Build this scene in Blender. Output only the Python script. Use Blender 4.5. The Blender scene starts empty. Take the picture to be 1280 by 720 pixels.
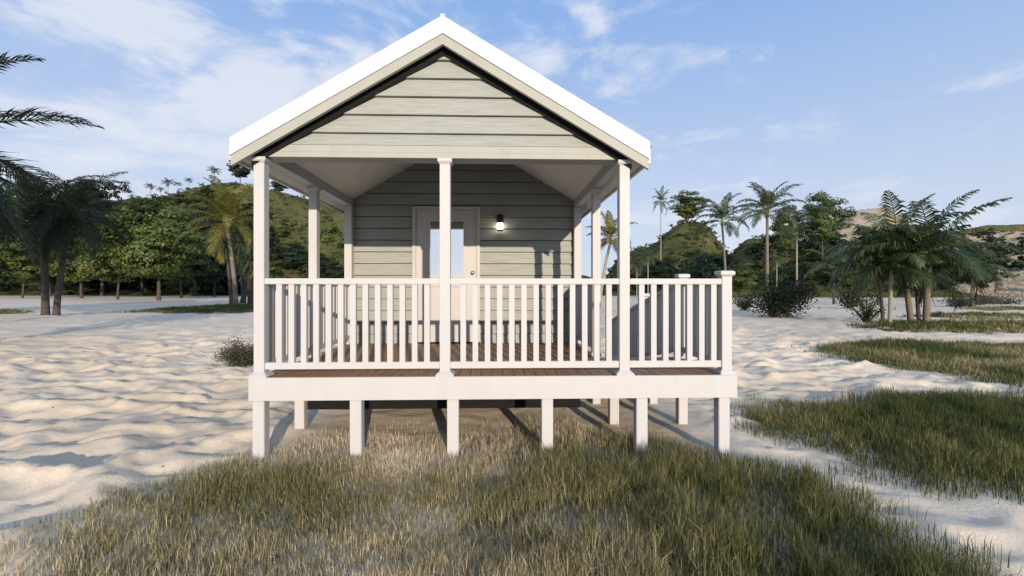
import bpy, math, random
import numpy as np
from mathutils import Vector

random.seed(7); rng = np.random.default_rng(7)
S = bpy.context.scene
C = S.collection

# ------------------------------------------------------------------ camera
YAW = 0.0312; FPX = 577.0; EYE = 1.65
cam_d = bpy.data.cameras.new('camera'); cam = bpy.data.objects.new('camera', cam_d); C.objects.link(cam)
cam_d.sensor_width = 36; cam_d.lens = 36*FPX/1280
cam_d.clip_start = 0.05; cam_d.clip_end = 8000
cam.location = (0, 0, EYE); cam.rotation_euler = (math.pi/2, 0, -YAW)
S.camera = cam

# ------------------------------------------------------------------ sun and sky
SUN = Vector((0.225, -1.0, 0.225)).normalized()
EL = math.asin(SUN.z); AZ = math.atan2(SUN.x, SUN.y)
w = bpy.data.worlds.new('World'); S.world = w; w.use_nodes = True
nt = w.node_tree; nt.nodes.clear()
N = nt.nodes.new; L = nt.links.new
out = N('ShaderNodeOutputWorld'); bg = N('ShaderNodeBackground'); bg.inputs['Strength'].default_value = 0.115
sky = N('ShaderNodeTexSky'); sky.sky_type = 'NISHITA'; sky.sun_disc = False
sky.sun_elevation = EL; sky.sun_rotation = AZ; sky.air_density = 1.0; sky.dust_density = 0.6; sky.ozone_density = 2.2
tc = N('ShaderNodeTexCoord'); sep = N('ShaderNodeSeparateXYZ'); L(tc.outputs['Generated'], sep.inputs[0])
def wmath(op, a, b=None, clamp=False):
    m = N('ShaderNodeMath'); m.operation = op; m.use_clamp = clamp
    for i, v in enumerate((a, b)):
        if v is None: continue
        if isinstance(v, (int, float)): m.inputs[i].default_value = v
        else: L(v, m.inputs[i])
    return m.outputs[0]
zz = wmath('ADD', wmath('MAXIMUM', sep.outputs['Z'], 0.0), 0.16)
cx = wmath('DIVIDE', sep.outputs['X'], zz); cy = wmath('DIVIDE', sep.outputs['Y'], zz)
comb = N('ShaderNodeCombineXYZ'); L(sep.outputs['X'], comb.inputs[0]); L(sep.outputs['Y'], comb.inputs[1]); L(wmath('MULTIPLY', sep.outputs['Z'], 2.6), comb.inputs[2])
def noise_w(scale, detail, rough, off=0.0, dist=0.0):
    n = N('ShaderNodeTexNoise'); n.inputs['Scale'].default_value = scale; n.inputs['Detail'].default_value = detail
    n.inputs['Roughness'].default_value = rough; n.inputs['Distortion'].default_value = dist
    mp = N('ShaderNodeMapping'); mp.inputs['Location'].default_value = (off, off*0.7, off*0.3)
    L(comb.outputs[0], mp.inputs[0]); L(mp.outputs[0], n.inputs['Vector']); return n.outputs['Fac']
n1 = noise_w(4.6, 10, 0.60, 5.1, 0.35)
n2 = noise_w(1.1, 3, 0.5, 11.0)
# more cloud towards the west (left), clear to the right
bias = wmath('MULTIPLY', wmath('ADD', sep.outputs['X'], 0.15), -0.22)
cov = wmath('ADD', wmath('ADD', n1, wmath('MULTIPLY', n2, 0.35)), wmath('MINIMUM', wmath('MAXIMUM', bias, -0.07), 0.03))
mr = N('ShaderNodeMapRange'); mr.interpolation_type = 'SMOOTHSTEP'; L(cov, mr.inputs['Value'])
mr.inputs['From Min'].default_value = 0.61; mr.inputs['From Max'].default_value = 0.84
cloudf = wmath('MULTIPLY', mr.outputs[0], 0.8, True)
# thin veil that whitens the air near the horizon
hz = N('ShaderNodeMapRange'); L(sep.outputs['Z'], hz.inputs['Value'])
hz.inputs['From Min'].default_value = 0.14; hz.inputs['From Max'].default_value = 0.55
hz.inputs['To Min'].default_value = 1.0; hz.inputs['To Max'].default_value = 0.0
veil = N('ShaderNodeMixRGB'); L(hz.outputs[0], veil.inputs['Fac']); veil.inputs[1].default_value = (2.2, 4.0, 7.6, 1); veil.inputs[2].default_value = (5.5, 6.3, 7.9, 1)
mxh = N('ShaderNodeMixRGB'); mxh.inputs['Fac'].default_value = 0.88; L(sky.outputs[0], mxh.inputs[1]); L(veil.outputs[0], mxh.inputs[2])
mx = N('ShaderNodeMixRGB'); L(cloudf, mx.inputs['Fac']); L(mxh.outputs[0], mx.inputs[1]); mx.inputs[2].default_value = (7.0, 7.3, 8.0, 1)
L(mx.outputs[0], bg.inputs['Color']); L(bg.outputs[0], out.inputs[0])

sd = bpy.data.lights.new('sun', 'SUN'); so = bpy.data.objects.new('sun', sd); C.objects.link(so)
sd.energy = 4.2; sd.angle = math.radians(0.5); sd.color = (1.0, 0.86, 0.70)
so.rotation_euler = SUN.to_track_quat('Z', 'Y').to_euler()
so.location = (10, -40, 12)

S.view_settings.view_transform = 'Standard'; S.view_settings.look = 'None'
S.view_settings.exposure = 0.0; S.view_settings.gamma = 1.0
S.render.engine = 'CYCLES'; S.cycles.diffuse_bounces = 1

# ------------------------------------------------------------------ pixel helpers (1280 x 720 picture, camera at origin)
RX, RY = math.cos(YAW), -math.sin(YAW); FX, FY = math.sin(YAW), math.cos(YAW)
def P(px, depth, z=0.0):
    X = (px-640)/FPX*depth
    return (X*RX+depth*FX, X*RY+depth*FY, z)
def G(px, py):
    return P(px, EYE*FPX/(py-360))
def Zat(py, depth): return EYE+(360-py)/FPX*depth

# ------------------------------------------------------------------ mesh helpers
def mesh_np(name, v, faces, mats, tint=None, matidx=None, smooth=False):
    v = np.asarray(v, dtype=np.float32); me = bpy.data.meshes.new(name)
    me.vertices.add(len(v)); me.vertices.foreach_set('co', v.ravel())
    f = np.asarray(faces, dtype=np.int32); k = f.shape[1]
    me.loops.add(f.size); me.loops.foreach_set('vertex_index', f.ravel())
    me.polygons.add(len(f)); me.polygons.foreach_set('loop_start', np.arange(0, f.size, k, dtype=np.int32))
    me.polygons.foreach_set('loop_total', np.full(len(f), k, dtype=np.int32))
    if smooth: me.polygons.foreach_set('use_smooth', np.ones(len(f), dtype=bool))
    for m in mats: me.materials.append(m)
    if matidx is not None: me.polygons.foreach_set('material_index', np.asarray(matidx, dtype=np.int32))
    me.update(calc_edges=True)
    if tint is not None:
        a = me.attributes.new('tint', 'FLOAT', 'POINT'); a.data.foreach_set('value', np.asarray(tint, dtype=np.float32))
    return me
class MB:
    def __init__(s): s.v = []; s.f = []; s.sm = []
    def poly(s, pts, sm=False):
        b = len(s.v); s.v += [tuple(p) for p in pts]; s.f.append(tuple(range(b, b+len(pts)))); s.sm.append(sm)
    def hexa(s, p, sm=False):      # 8 points: 4 bottom ccw, 4 top ccw
        b = len(s.v); s.v += [tuple(q) for q in p]
        for q in ((3,2,1,0),(4,5,6,7),(0,1,5,4),(1,2,6,5),(2,3,7,6),(3,0,4,7)):
            s.f.append(tuple(b+i for i in q)); s.sm.append(sm)
    def box(s, x0, x1, y0, y1, z0, z1):
        s.hexa([(x0,y0,z0),(x1,y0,z0),(x1,y1,z0),(x0,y1,z0),(x0,y0,z1),(x1,y0,z1),(x1,y1,z1),(x0,y1,z1)])
    def frus(s, cx, cy, z0, z1, h0, h1, g0=None, g1=None):
        g0 = h0 if g0 is None else g0; g1 = h1 if g1 is None else g1
        s.hexa([(cx-h0,cy-g0,z0),(cx+h0,cy-g0,z0),(cx+h0,cy+g0,z0),(cx-h0,cy+g0,z0),
                (cx-h1,cy-g1,z1),(cx+h1,cy-g1,z1),(cx+h1,cy+g1,z1),(cx-h1,cy+g1,z1)])
    def lathe(s, cx, cy, prof, n=20):
        rows = []
        for r, z in prof:
            b = len(s.v); rows.append(b)
            for i in range(n):
                a = 2*math.pi*i/n; s.v.append((cx+r*math.cos(a), cy+r*math.sin(a), z))
        for j in range(len(rows)-1):
            for i in range(n):
                k = (i+1) % n; s.f.append((rows[j]+i, rows[j]+k, rows[j+1]+k, rows[j+1]+i)); s.sm.append(True)
        s.f.append(tuple(rows[0]+i for i in reversed(range(n)))); s.sm.append(False)
        s.f.append(tuple(rows[-1]+i for i in range(n))); s.sm.append(False)
    def tube(s, pts, rad, n=8):
        pts = [Vector(p) for p in pts]; rows = []
        for i, p in enumerate(pts):
            d = (pts[min(i+1, len(pts)-1)]-pts[max(i-1, 0)]).normalized()
            u = d.cross(Vector((0.31, 0.95, 0.02))).normalized(); q = d.cross(u)
            b = len(s.v); rows.append(b)
            for k in range(n):
                a = 2*math.pi*k/n; s.v.append(tuple(p+(u*math.cos(a)+q*math.sin(a))*rad[i]))
        for j in range(len(rows)-1):
            for i in range(n):
                k = (i+1) % n; s.f.append((rows[j]+i, rows[j]+k, rows[j+1]+k, rows[j+1]+i)); s.sm.append(True)
        s.f.append(tuple(rows[-1]+i for i in range(n))); s.sm.append(False)
    def mesh(s, name, mat):
        me = bpy.data.meshes.new(name); me.from_pydata(s.v, [], s.f); me.materials.append(mat)
        me.polygons.foreach_set('use_smooth', s.sm); me.update(); return me
    def build(s, name, mat, parent=None, bevel=0.0):
        me = s.mesh(name, mat)
        o = bpy.data.objects.new(name, me); C.objects.link(o)
        if parent: o.parent = parent
        if bevel:
            import bmesh
            bm = bmesh.new(); bm.from_mesh(me)
            bmesh.ops.remove_doubles(bm, verts=bm.verts, dist=1e-5)
            es = [e for e in bm.edges if len(e.link_faces) == 2 and e.calc_face_angle() > 0.6]
            bmesh.ops.bevel(bm, geom=es, offset=bevel, segments=2, affect='EDGES', clamp_overlap=True)
            bmesh.ops.recalc_face_normals(bm, faces=bm.faces)
            bm.to_mesh(me); bm.free()
        return o
def tag(o, label=None, cat=None, group=None, kind=None):
    if label: o['label'] = label
    if cat: o['category'] = cat
    if group: o['group'] = group
    if kind: o['kind'] = kind
    return o
def empty(name, loc=(0,0,0), label=None, cat=None, group=None):
    o = bpy.data.objects.new(name, None); C.objects.link(o); o.location = loc; o.empty_display_size = 0.3
    return tag(o, label, cat, group)
def link(name, me, parent=None, loc=None):
    o = bpy.data.objects.new(name, me); C.objects.link(o)
    if parent: o.parent = parent
    if loc: o.location = loc
    return o

# ------------------------------------------------------------------ materials
def mat(name, rough=0.6, spec=0.5, metal=0.0):
    m = bpy.data.materials.new(name); m.use_nodes = True
    b = m.node_tree.nodes['Principled BSDF']; b.inputs['Roughness'].default_value = rough
    b.inputs['Specular IOR Level'].default_value = spec; b.inputs['Metallic'].default_value = metal
    return m, m.node_tree, b
def tex(t, kind, scale, stretch=(1,1,1), detail=5, rough=0.6, coord='Object', dist=0.0):
    c = t.nodes.new('ShaderNodeTexCoord'); mp = t.nodes.new('ShaderNodeMapping'); mp.inputs['Scale'].default_value = stretch
    n = t.nodes.new('ShaderNodeTex'+kind); n.inputs['Scale'].default_value = scale
    if kind == 'Noise':
        n.inputs['Detail'].default_value = detail; n.inputs['Roughness'].default_value = rough; n.inputs['Distortion'].default_value = dist
    t.links.new(c.outputs[coord], mp.inputs[0]); t.links.new(mp.outputs[0], n.inputs['Vector']); return n
def ramp(t, src, stops):
    r = t.nodes.new('ShaderNodeValToRGB'); e = r.color_ramp.elements
    while len(e) < len(stops): e.new(0.5)
    for i, (p, c) in enumerate(stops): e[i].position = p; e[i].color = (*c, 1)
    t.links.new(src, r.inputs[0]); return r.outputs[0]
def bump(t, b, src, strength, distance=0.01, prev=None):
    n = t.nodes.new('ShaderNodeBump'); n.inputs['Strength'].default_value = strength; n.inputs['Distance'].default_value = distance
    t.links.new(src, n.inputs['Height'])
    if prev: t.links.new(prev, n.inputs['Normal'])
    t.links.new(n.outputs[0], b.inputs['Normal']); return n.outputs[0]
def mixc(t, fac, a, b_, mode='MIX'):
    m = t.nodes.new('ShaderNodeMixRGB'); m.blend_type = mode
    if isinstance(fac, float): m.inputs[0].default_value = fac
    else: t.links.new(fac, m.inputs[0])
    for i, v in ((1, a), (2, b_)):
        if isinstance(v, tuple): m.inputs[i].default_value = (*v, 1)
        else: t.links.new(v, m.inputs[i])
    return m.outputs[0]

def paint(name, col, rough=0.55, var=0.06, scale=6, grain=0.0):
    m, t, b = mat(name, rough, 0.35)
    n = tex(t, 'Noise', scale, (1,1,0.35), 6, 0.65)
    lo = tuple(c*(1-var*1.6) for c in col); hi = tuple(min(1, c*(1+var*0.5)) for c in col)
    c = ramp(t, n.outputs['Fac'], [(0.25, lo), (0.5, col), (0.8, hi)])
    t.links.new(c, b.inputs['Base Color'])
    f = tex(t, 'Noise', 90, (1,1,0.2), 3, 0.6); bump(t, b, f.outputs['Fac'], 0.12, 0.003)
    return m
M = {}
M['white'] = paint('white_paint', (0.57, 0.555, 0.54), 0.55, 0.035)
M['ceiling'] = paint('ceiling_paint', (0.86, 0.82, 0.73))
M['flash'] = paint('white_metal', (0.60, 0.635, 0.69), 0.35, 0.05, 30)
M['beige'] = paint('beige_trim', (0.415, 0.41, 0.355), 0.6, 0.06)
M['door'] = paint('door_paint', (0.57, 0.545, 0.51), 0.45, 0.03)
# siding with wood grain along the board
m, t, b = mat('siding', 0.62, 0.3); M['siding'] = m
n = tex(t, 'Noise', 3.0, (0.9, 1, 26), 7, 0.7); n2_ = tex(t, 'Noise', 14, (0.35, 1, 18), 5, 0.7)
base = ramp(t, n.outputs['Fac'], [(0.28, (0.27, 0.28, 0.245)), (0.5, (0.38, 0.39, 0.35)), (0.72, (0.45, 0.46, 0.42))])
c2 = ramp(t, n2_.outputs['Fac'], [(0.35, (0.86, 0.85, 0.83)), (0.6, (1, 1, 1))])
t.links.new(mixc(t, 0.7, base, c2, 'MULTIPLY'), b.inputs['Base Color'])
bump(t, b, n2_.outputs['Fac'], 0.25, 0.004)
# deck boards
m, t, b = mat('deck_wood', 0.55, 0.35); M['deck'] = m
n = tex(t, 'Noise', 5, (10, 0.9, 4), 6, 0.65); n3 = tex(t, 'Noise', 2.0, (9.17, 0.05, 1), 1, 0.5)
a = ramp(t, n.outputs['Fac'], [(0.3, (0.30, 0.155, 0.08)), (0.7, (0.56, 0.33, 0.185))])
t.links.new(mixc(t, 0.5, a, ramp(t, n3.outputs['Fac'], [(0.3, (0.6, 0.55, 0.55)), (0.7, (1, 1, 1))]), 'MULTIPLY'), b.inputs['Base Color'])
bump(t, b, n.outputs['Fac'], 0.3, 0.004)
m, t, b = mat('black_shade', 0.8, 0.2); M['black'] = m
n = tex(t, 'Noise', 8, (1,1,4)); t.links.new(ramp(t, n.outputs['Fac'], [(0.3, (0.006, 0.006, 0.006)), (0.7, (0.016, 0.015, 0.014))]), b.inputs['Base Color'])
m, t, b = mat('roofing', 0.4, 0.5, 0.3); M['roofing'] = m
n = tex(t, 'Noise', 3, (1,1,1)); t.links.new(ramp(t, n.outputs['Fac'], [(0.3, (0.55, 0.56, 0.57)), (0.7, (0.70, 0.71, 0.72))]), b.inputs['Base Color'])
m, t, b = mat('door_glass', 0.02, 1.0, 1.0); M['glass'] = m
n = tex(t, 'Noise', 1.5); t.links.new(ramp(t, n.outputs['Fac'], [(0.3, (0.80, 0.82, 0.85)), (0.7, (0.86, 0.87, 0.89))]), b.inputs['Base Color'])
m, t, b = mat('nickel', 0.25, 0.5, 1.0); M['nickel'] = m
n = tex(t, 'Noise', 40); t.links.new(ramp(t, n.outputs['Fac'], [(0.3, (0.5, 0.48, 0.45)), (0.7, (0.6, 0.58, 0.55))]), b.inputs['Base Color'])
m, t, b = mat('lamp_bronze', 0.4, 0.5, 0.6); M['bronze'] = m
n = tex(t, 'Noise', 60); t.links.new(ramp(t, n.outputs['Fac'], [(0.3, (0.03, 0.024, 0.02)), (0.7, (0.05, 0.04, 0.035))]), b.inputs['Base Color'])
m, t, b = mat('lamp_glass', 0.3); M['lamp'] = m
b.inputs['Base Color'].default_value = (0.9, 0.88, 0.8, 1); b.inputs['Emission Color'].default_value = (1.0, 0.90, 0.72, 1); b.inputs['Emission Strength'].default_value = 10.0

# sand
m, t, b = mat('sand', 0.9, 0.15); M['sand'] = m
big = tex(t, 'Noise', 0.22, (1,1,1), 4, 0.55); mid = tex(t, 'Noise', 2.6, (1,1,1), 7, 0.7); fine = tex(t, 'Noise', 55, (1,1,1), 5, 0.75)
c = ramp(t, big.outputs['Fac'], [(0.35, (0.75, 0.625, 0.465)), (0.65, (0.83, 0.715, 0.555))])
c = mixc(t, 0.6, c, ramp(t, mid.outputs['Fac'], [(0.3, (0.80, 0.76, 0.72)), (0.62, (1, 1, 1))]), 'MULTIPLY')
c = mixc(t, 0.5, c, ramp(t, fine.outputs['Fac'], [(0.3, (0.74, 0.72, 0.70)), (0.55, (1, 1, 1))]), 'MULTIPLY')
# scattered dark litter
vo = tex(t, 'Voronoi', 6.5); 
sp = ramp(t, vo.outputs['Distance'], [(0.035, (0.25, 0.17, 0.11)), (0.07, (1, 1, 1))]); 
lm = tex(t, 'Noise', 1.1); lf = ramp(t, lm.outputs['Fac'], [(0.52, (0, 0, 0)), (0.6, (1, 1, 1))])
c = mixc(t, lf, c, mixc(t, 1.0, c, sp, 'MULTIPLY'))
att = t.nodes.new('ShaderNodeAttribute'); att.attribute_name = 'tint'
soil = ramp(t, mid.outputs['Fac'], [(0.3, (0.22, 0.18, 0.115)), (0.7, (0.50, 0.41, 0.29))])
c = mixc(t, att.outputs['Fac'], c, soil)
t.links.new(c, b.inputs['Base Color'])
bn = bump(t, b, mid.outputs['Fac'], 0.5, 0.05); bump(t, b, fine.outputs['Fac'], 0.4, 0.008, bn)

# hill ground
def hillmat(name, cols, s=0.12):
    m, t, b = mat(name, 0.95, 0.1)
    a = tex(t, 'Noise', s, (1,1,1), 8, 0.7); d = tex(t, 'Noise', s*12, (1,1,1), 6, 0.7)
    c = ramp(t, a.outputs['Fac'], cols)
    c = mixc(t, 0.8, c, ramp(t, d.outputs['Fac'], [(0.35, (0.45, 0.48, 0.42)), (0.62, (1.0, 1.0, 1.0))]), 'MULTIPLY')
    t.links.new(c, b.inputs['Base Color']); bump(t, b, d.outputs['Fac'], 1.0, 0.9)
    return m
M['hill_green'] = hillmat('hill_grass', [(0.32, (0.07, 0.09, 0.025)), (0.5, (0.155, 0.155, 0.05)), (0.70, (0.28, 0.20, 0.10))])
M['hill_sand'] = hillmat('hill_dune', [(0.32, (0.30, 0.26, 0.14)), (0.42, (0.62, 0.49, 0.33)), (0.7, (0.76, 0.62, 0.45))], 0.08)

def leafmat(name, lo, mid_, hi, transl=0.3, rough=0.5):
    m, t, b = mat(name, rough, 0.3)
    att = t.nodes.new('ShaderNodeAttribute'); att.attribute_name = 'tint'
    c = ramp(t, att.outputs['Fac'], [(0.0, lo), (0.5, mid_), (1.0, hi)]); t.links.new(c, b.inputs['Base Color'])
    tr = t.nodes.new('ShaderNodeBsdfTranslucent'); ms = t.nodes.new('ShaderNodeMixShader'); ms.inputs[0].default_value = transl
    t.links.new(c, tr.inputs[0]); t.links.new(b.outputs[0], ms.inputs[1]); t.links.new(tr.outputs[0], ms.inputs[2])
    t.links.new(ms.outputs[0], t.nodes['Material Output'].inputs[0]); return m
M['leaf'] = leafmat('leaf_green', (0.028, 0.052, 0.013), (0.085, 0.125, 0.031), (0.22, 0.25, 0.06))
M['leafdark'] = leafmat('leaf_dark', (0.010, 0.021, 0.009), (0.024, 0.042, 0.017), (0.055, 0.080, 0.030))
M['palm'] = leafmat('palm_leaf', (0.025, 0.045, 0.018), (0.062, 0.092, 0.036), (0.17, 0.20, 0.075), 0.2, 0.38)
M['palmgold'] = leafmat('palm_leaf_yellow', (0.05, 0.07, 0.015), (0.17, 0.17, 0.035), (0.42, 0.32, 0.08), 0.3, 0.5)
M['palmshade'] = leafmat('shaded_palm_leaf', (0.008, 0.016, 0.006), (0.018, 0.030, 0.012), (0.045, 0.06, 0.022), 0.1, 0.7)  # palm leaf with the shade on the left palms put into its colour
M['shrub'] = leafmat('shrub_leaf', (0.03, 0.045, 0.015), (0.07, 0.09, 0.035), (0.13, 0.15, 0.06), 0.25)
M['heath'] = leafmat('heath_leaf', (0.035, 0.04, 0.022), (0.075, 0.075, 0.045), (0.14, 0.13, 0.08), 0.15, 0.8)
M['grass'] = leafmat('grass_blade', (0.07, 0.092, 0.024), (0.27, 0.235, 0.095), (0.76, 0.63, 0.44), 0.25, 0.7)
def bark(name, lo, hi, s=(6, 6, 1.2), sc=2.0):
    m, t, b = mat(name, 0.9, 0.15)
    n = tex(t, 'Noise', sc, s, 6, 0.7); t.links.new(ramp(t, n.outputs['Fac'], [(0.3, lo), (0.7, hi)]), b.inputs['Base Color'])
    bump(t, b, n.outputs['Fac'], 0.8, 0.03); return m
M['bark'] = bark('bark_brown', (0.045, 0.036, 0.028), (0.13, 0.105, 0.08))
M['palmbark'] = bark('palm_bark', (0.12, 0.095, 0.075), (0.30, 0.25, 0.20), (0.6, 0.6, 9), 1.6)
M['palebark'] = bark('pale_palm_bark', (0.22, 0.21, 0.15), (0.42, 0.40, 0.30), (0.6, 0.6, 9), 1.2)
M['darkbark'] = bark('dark_palm_bark', (0.045, 0.038, 0.032), (0.12, 0.10, 0.085), (0.6, 0.6, 9), 1.6)

# ------------------------------------------------------------------ noise helpers
def vnoise(x, y, seed=0):
    xi = np.floor(x).astype(np.int64); yi = np.floor(y).astype(np.int64); xf = x-xi; yf = y-yi
    def h(i, j):
        q = (i*374761393+j*668265263+seed*982451653) & 0xffffffff
        q = ((q ^ (q >> 13))*1274126177) & 0xffffffff
        return ((q ^ (q >> 16)) & 0xffff)/65535.0
    u = xf*xf*(3-2*xf); v = yf*yf*(3-2*yf)
    return (h(xi,yi)*(1-u)+h(xi+1,yi)*u)*(1-v)+(h(xi,yi+1)*(1-u)+h(xi+1,yi+1)*u)*v
def fbm(x, y, seed=0, o=4):
    s = 0; a = 0.5; f = 1.0
    for k in range(o): s = s+a*vnoise(x*f, y*f, seed+k); a *= 0.5; f *= 2.03
    return s
def worley(x, y, seed=3):
    xi = np.floor(x).astype(np.int64); yi = np.floor(y).astype(np.int64)
    d1 = np.full(x.shape, 9.0); d2 = np.full(x.shape, 9.0)
    for di in (-1, 0, 1):
        for dj in (-1, 0, 1):
            i = xi+di; j = yi+dj
            q = (i*374761393+j*668265263+seed*362437) & 0xffffffff; q = ((q ^ (q >> 13))*1274126177) & 0xffffffff; q = q ^ (q >> 16)
            px = i+(q & 1023)/1023.0; py = j+((q >> 10) & 1023)/1023.0
            d = np.hypot(px-x, py-y); n = d < d1
            d2 = np.where(n, d1, np.minimum(d2, d)); d1 = np.where(n, d, d1)
    return d1, d2
def inpoly(x, y, poly):
    r = np.zeros(x.shape, bool); n = len(poly)
    for i in range(n):
        x0, y0 = poly[i]; x1, y1 = poly[(i+1) % n]
        c = ((y0 > y) != (y1 > y)) & (x < (x1-x0)*(y-y0)/(y1-y0+1e-12)+x0); r ^= c
    return r
def pdist(x, y, poly):      # signed distance (positive inside)
    d = np.full(x.shape, 1e9); n = len(poly)
    for i in range(n):
        ax, ay = poly[i]; bx, by = poly[(i+1) % n]; vx, vy = bx-ax, by-ay
        tt = np.clip(((x-ax)*vx+(y-ay)*vy)/(vx*vx+vy*vy+1e-12), 0, 1)
        d = np.minimum(d, np.hypot(x-ax-tt*vx, y-ay-tt*vy))
    return np.where(inpoly(x, y, poly), d, -d)

def gp(l): return [G(a, b_)[:2] for a, b_ in l]
# grass patches laid out on the ground
PATCH = [
 (gp([(-60,705),(0,678),(90,642),(200,590),(290,560),(330,548),(420,536),(520,524),(640,520),(760,528),(860,545),(925,570),(1020,598),(1120,640),(1220,688),(1290,725)]) + [(4.2,1.5),(5.0,-1.5),(-4.0,-1.5),(-3.2,1.6),(-2.95,2.3)], 0.30, 'near'),
 (gp([(905,512),(960,500),(1040,498),(1080,488),(1180,490),(1280,497)]) + [(12.5,7.2),(12.5,4.4)] + gp([(1278,640),(1180,616),(1090,590),(1000,560),(930,543)]), 0.5, 'mid'),
 (gp([(1000,437),(1040,429),(1090,425),(1280,431)]) + [(22,13.0),(20,8.6)] + gp([(1280,492),(1180,472),(1090,458),(1030,447)]), 0.5, 'far'),
 (gp([(1055,408),(1100,402),(1280,402)]) + [(34,22.5),(28,17.5)] + gp([(1280,419),(1180,417),(1090,415)]), 0.6, 'vfar'),
 (gp([(1110,396),(1200,392),(1300,394),(1300,400),(1200,399)]), 0.6, 'vfar'),
 (gp([(1190,386),(1260,384),(1330,387),(1240,389)]), 0.8, 'vfar'),
 (gp([(145,391),(215,385),(290,381),(330,381),(330,390),(250,393)]), 0.8, 'vfar'),
 (gp([(-80,389),(20,388),(48,391),(-20,395)]), 0.8, 'vfar'),
]
def zground(x, y):
    """sand relief: scalloped hollows with crisp ridges, fading with distance"""
    x = np.asarray(x, float); y = np.asarray(y, float); r = np.hypot(x, y)
    wx = x+0.45*(fbm(x*1.3, y*1.3, 5)-0.5)*2; wy = y+0.35*(fbm(x*1.3+9, y*1.3+4, 8)-0.5)*2
    d1, d2 = worley(wx*0.92+0.3*wy, wy*1.5, 3)
    e1, e2 = worley(wx*2.3+5, wy*3.1+2, 9)
    bowl = np.clip(d1, 0, 1)**1.7; small = np.clip(e1, 0, 1)**1.4
    rdg = np.exp(-(d2-d1)*9.0); rds = np.exp(-(e2-e1)*9.0)
    f1, f2 = worley(wx*4.3+1, wy*5.2+7, 21)
    h = 0.19*bowl+0.085*small+0.012*rdg+0.006*rds+0.022*np.clip(f1, 0, 1)**1.4*np.clip(1-r/40, 0, 1)+0.06*(fbm(x*0.25, y*0.25, 2)-0.5)+0.03*(fbm(x*5, y*5, 12, 3)-0.5)*np.clip(1-r/25, 0, 1)
    amp = 1.0/(1+(r/60.0)**2)
    # calmer under the house and in the grass
    uh = np.clip(np.minimum(np.minimum(x+2.9, 3.2-x), np.minimum(y-3.6, 15-y))/0.8, 0, 1)
    gr = np.zeros_like(x)
    for poly, soft, k in PATCH[:3]: gr = np.maximum(gr, np.clip(pdist(x, y, poly)/0.8+0.2, 0, 1))
    flat = np.maximum(uh*0.85, gr*0.8)
    h = h*(1-0.6*np.clip((x-2.6)/1.0, 0, 1)*np.clip((7.0-y)/1.5, 0, 1))
    h = (h-0.08)*amp*(1-flat)
    return h

# ------------------------------------------------------------------ ground sheet
def axis(lo_far, lo, hi, hi_far, step, g=1.13):
    a = list(np.arange(lo, hi+step/2, step)); s = step; v = a[-1]
    while v < hi_far: s *= g; v += s; a.append(v)
    s = step; v = a[0]; pre = []
    while v > lo_far: s *= g; v -= s; pre.append(v)
    return np.array(pre[::-1]+a)
ax = axis(-3500, -9, 11, 3500, 0.055, 1.045); ay = axis(-400, 1.8, 13, 5000, 0.05, 1.035)
gx, gy = np.meshgrid(ax, ay); hz_ = zground(gx, gy)
soilt = np.zeros_like(gx)
for poly, soft, k in PATCH:
    dd = pdist(gx, gy, poly)+ (fbm(gx*1.2, gy*1.2, 31)-0.5)*soft*3
    if k == 'near': dd = np.where(gy > 4.1, dd-(gy-4.1)*2.5, dd)
    soilt = np.maximum(soilt, np.clip(dd/(soft*1.6), 0, 1)*(0.55+0.45*np.clip(2*fbm(gx*2.2, gy*2.2, 44)-0.5, 0, 1)))
nx, ny = len(ax), len(ay)
idx = np.arange(nx*ny).reshape(ny, nx)
fq = np.stack([idx[:-1,:-1], idx[:-1,1:], idx[1:,1:], idx[1:,:-1]], -1).reshape(-1, 4)
gme = mesh_np('ground', np.stack([gx, gy, hz_], -1).reshape(-1, 3), fq, [M['sand']], tint=soilt.ravel(), smooth=True)
tag(link('sand_ground', gme), kind='structure')
print('ground', nx, ny)

# ------------------------------------------------------------------ hills
def smooth01(t): t = np.clip(t, 0, 1); return t*t*(3-2*t)
HILLS = {}
def hill(name, sky, d0, d1, d2, mats, seed, rough=1.0, sandy=None, p=1.0):
    xs = np.array([q[0] for q in sky], float); ys = np.array([q[1] for q in sky], float)
    def hz2(px, d):
        px = np.asarray(px, float); d = np.asarray(d, float)
        # smooth the skyline control points
        y = sum(np.interp(px+o, xs, ys) for o in (-4, -2, 0, 2, 4))/5
        crest = np.maximum(0, EYE+(360-y)/FPX*d1)
        s = np.where(d < d1, smooth01((d-d0)/(d1-d0))**p, 1-smooth01((d-d1)/(d2-d1)))
        X = (px-640)/FPX*d
        n = (fbm(X*0.05, d*0.05, seed, 5)-0.5)*2
        return crest*s*(1+0.10*n*(d < d1))+rough*(fbm(X*0.25, d*0.25, seed+9, 4)-0.5)*smooth01((d-d0)/15)*np.clip(crest/4, 0, 1)-0.4*(1-smooth01((d-d0)/12))
    pxs = np.linspace(xs[0], xs[-1], int((xs[-1]-xs[0])/3)+2); ds = np.concatenate([np.linspace(d0, d1, 60), np.linspace(d1, d2, 30)[1:]])
    gpx, gd = np.meshgrid(pxs, ds); z = hz2(gpx, gd)
    X = (gpx-640)/FPX*gd
    v = np.stack([X*RX+gd*FX, X*RY+gd*FY, z], -1).reshape(-1, 3)
    ny_, nx_ = gpx.shape; id_ = np.arange(nx_*ny_).reshape(ny_, nx_)
    f = np.stack([id_[:-1,:-1], id_[:-1,1:], id_[1:,1:], id_[1:,:-1]], -1).reshape(-1, 4)
    me = mesh_np(name, v, f, [mats], smooth=True)
    HILLS[name+str(seed)] = hz2
    tag(link(name, me), kind='structure'); return hz2
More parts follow.
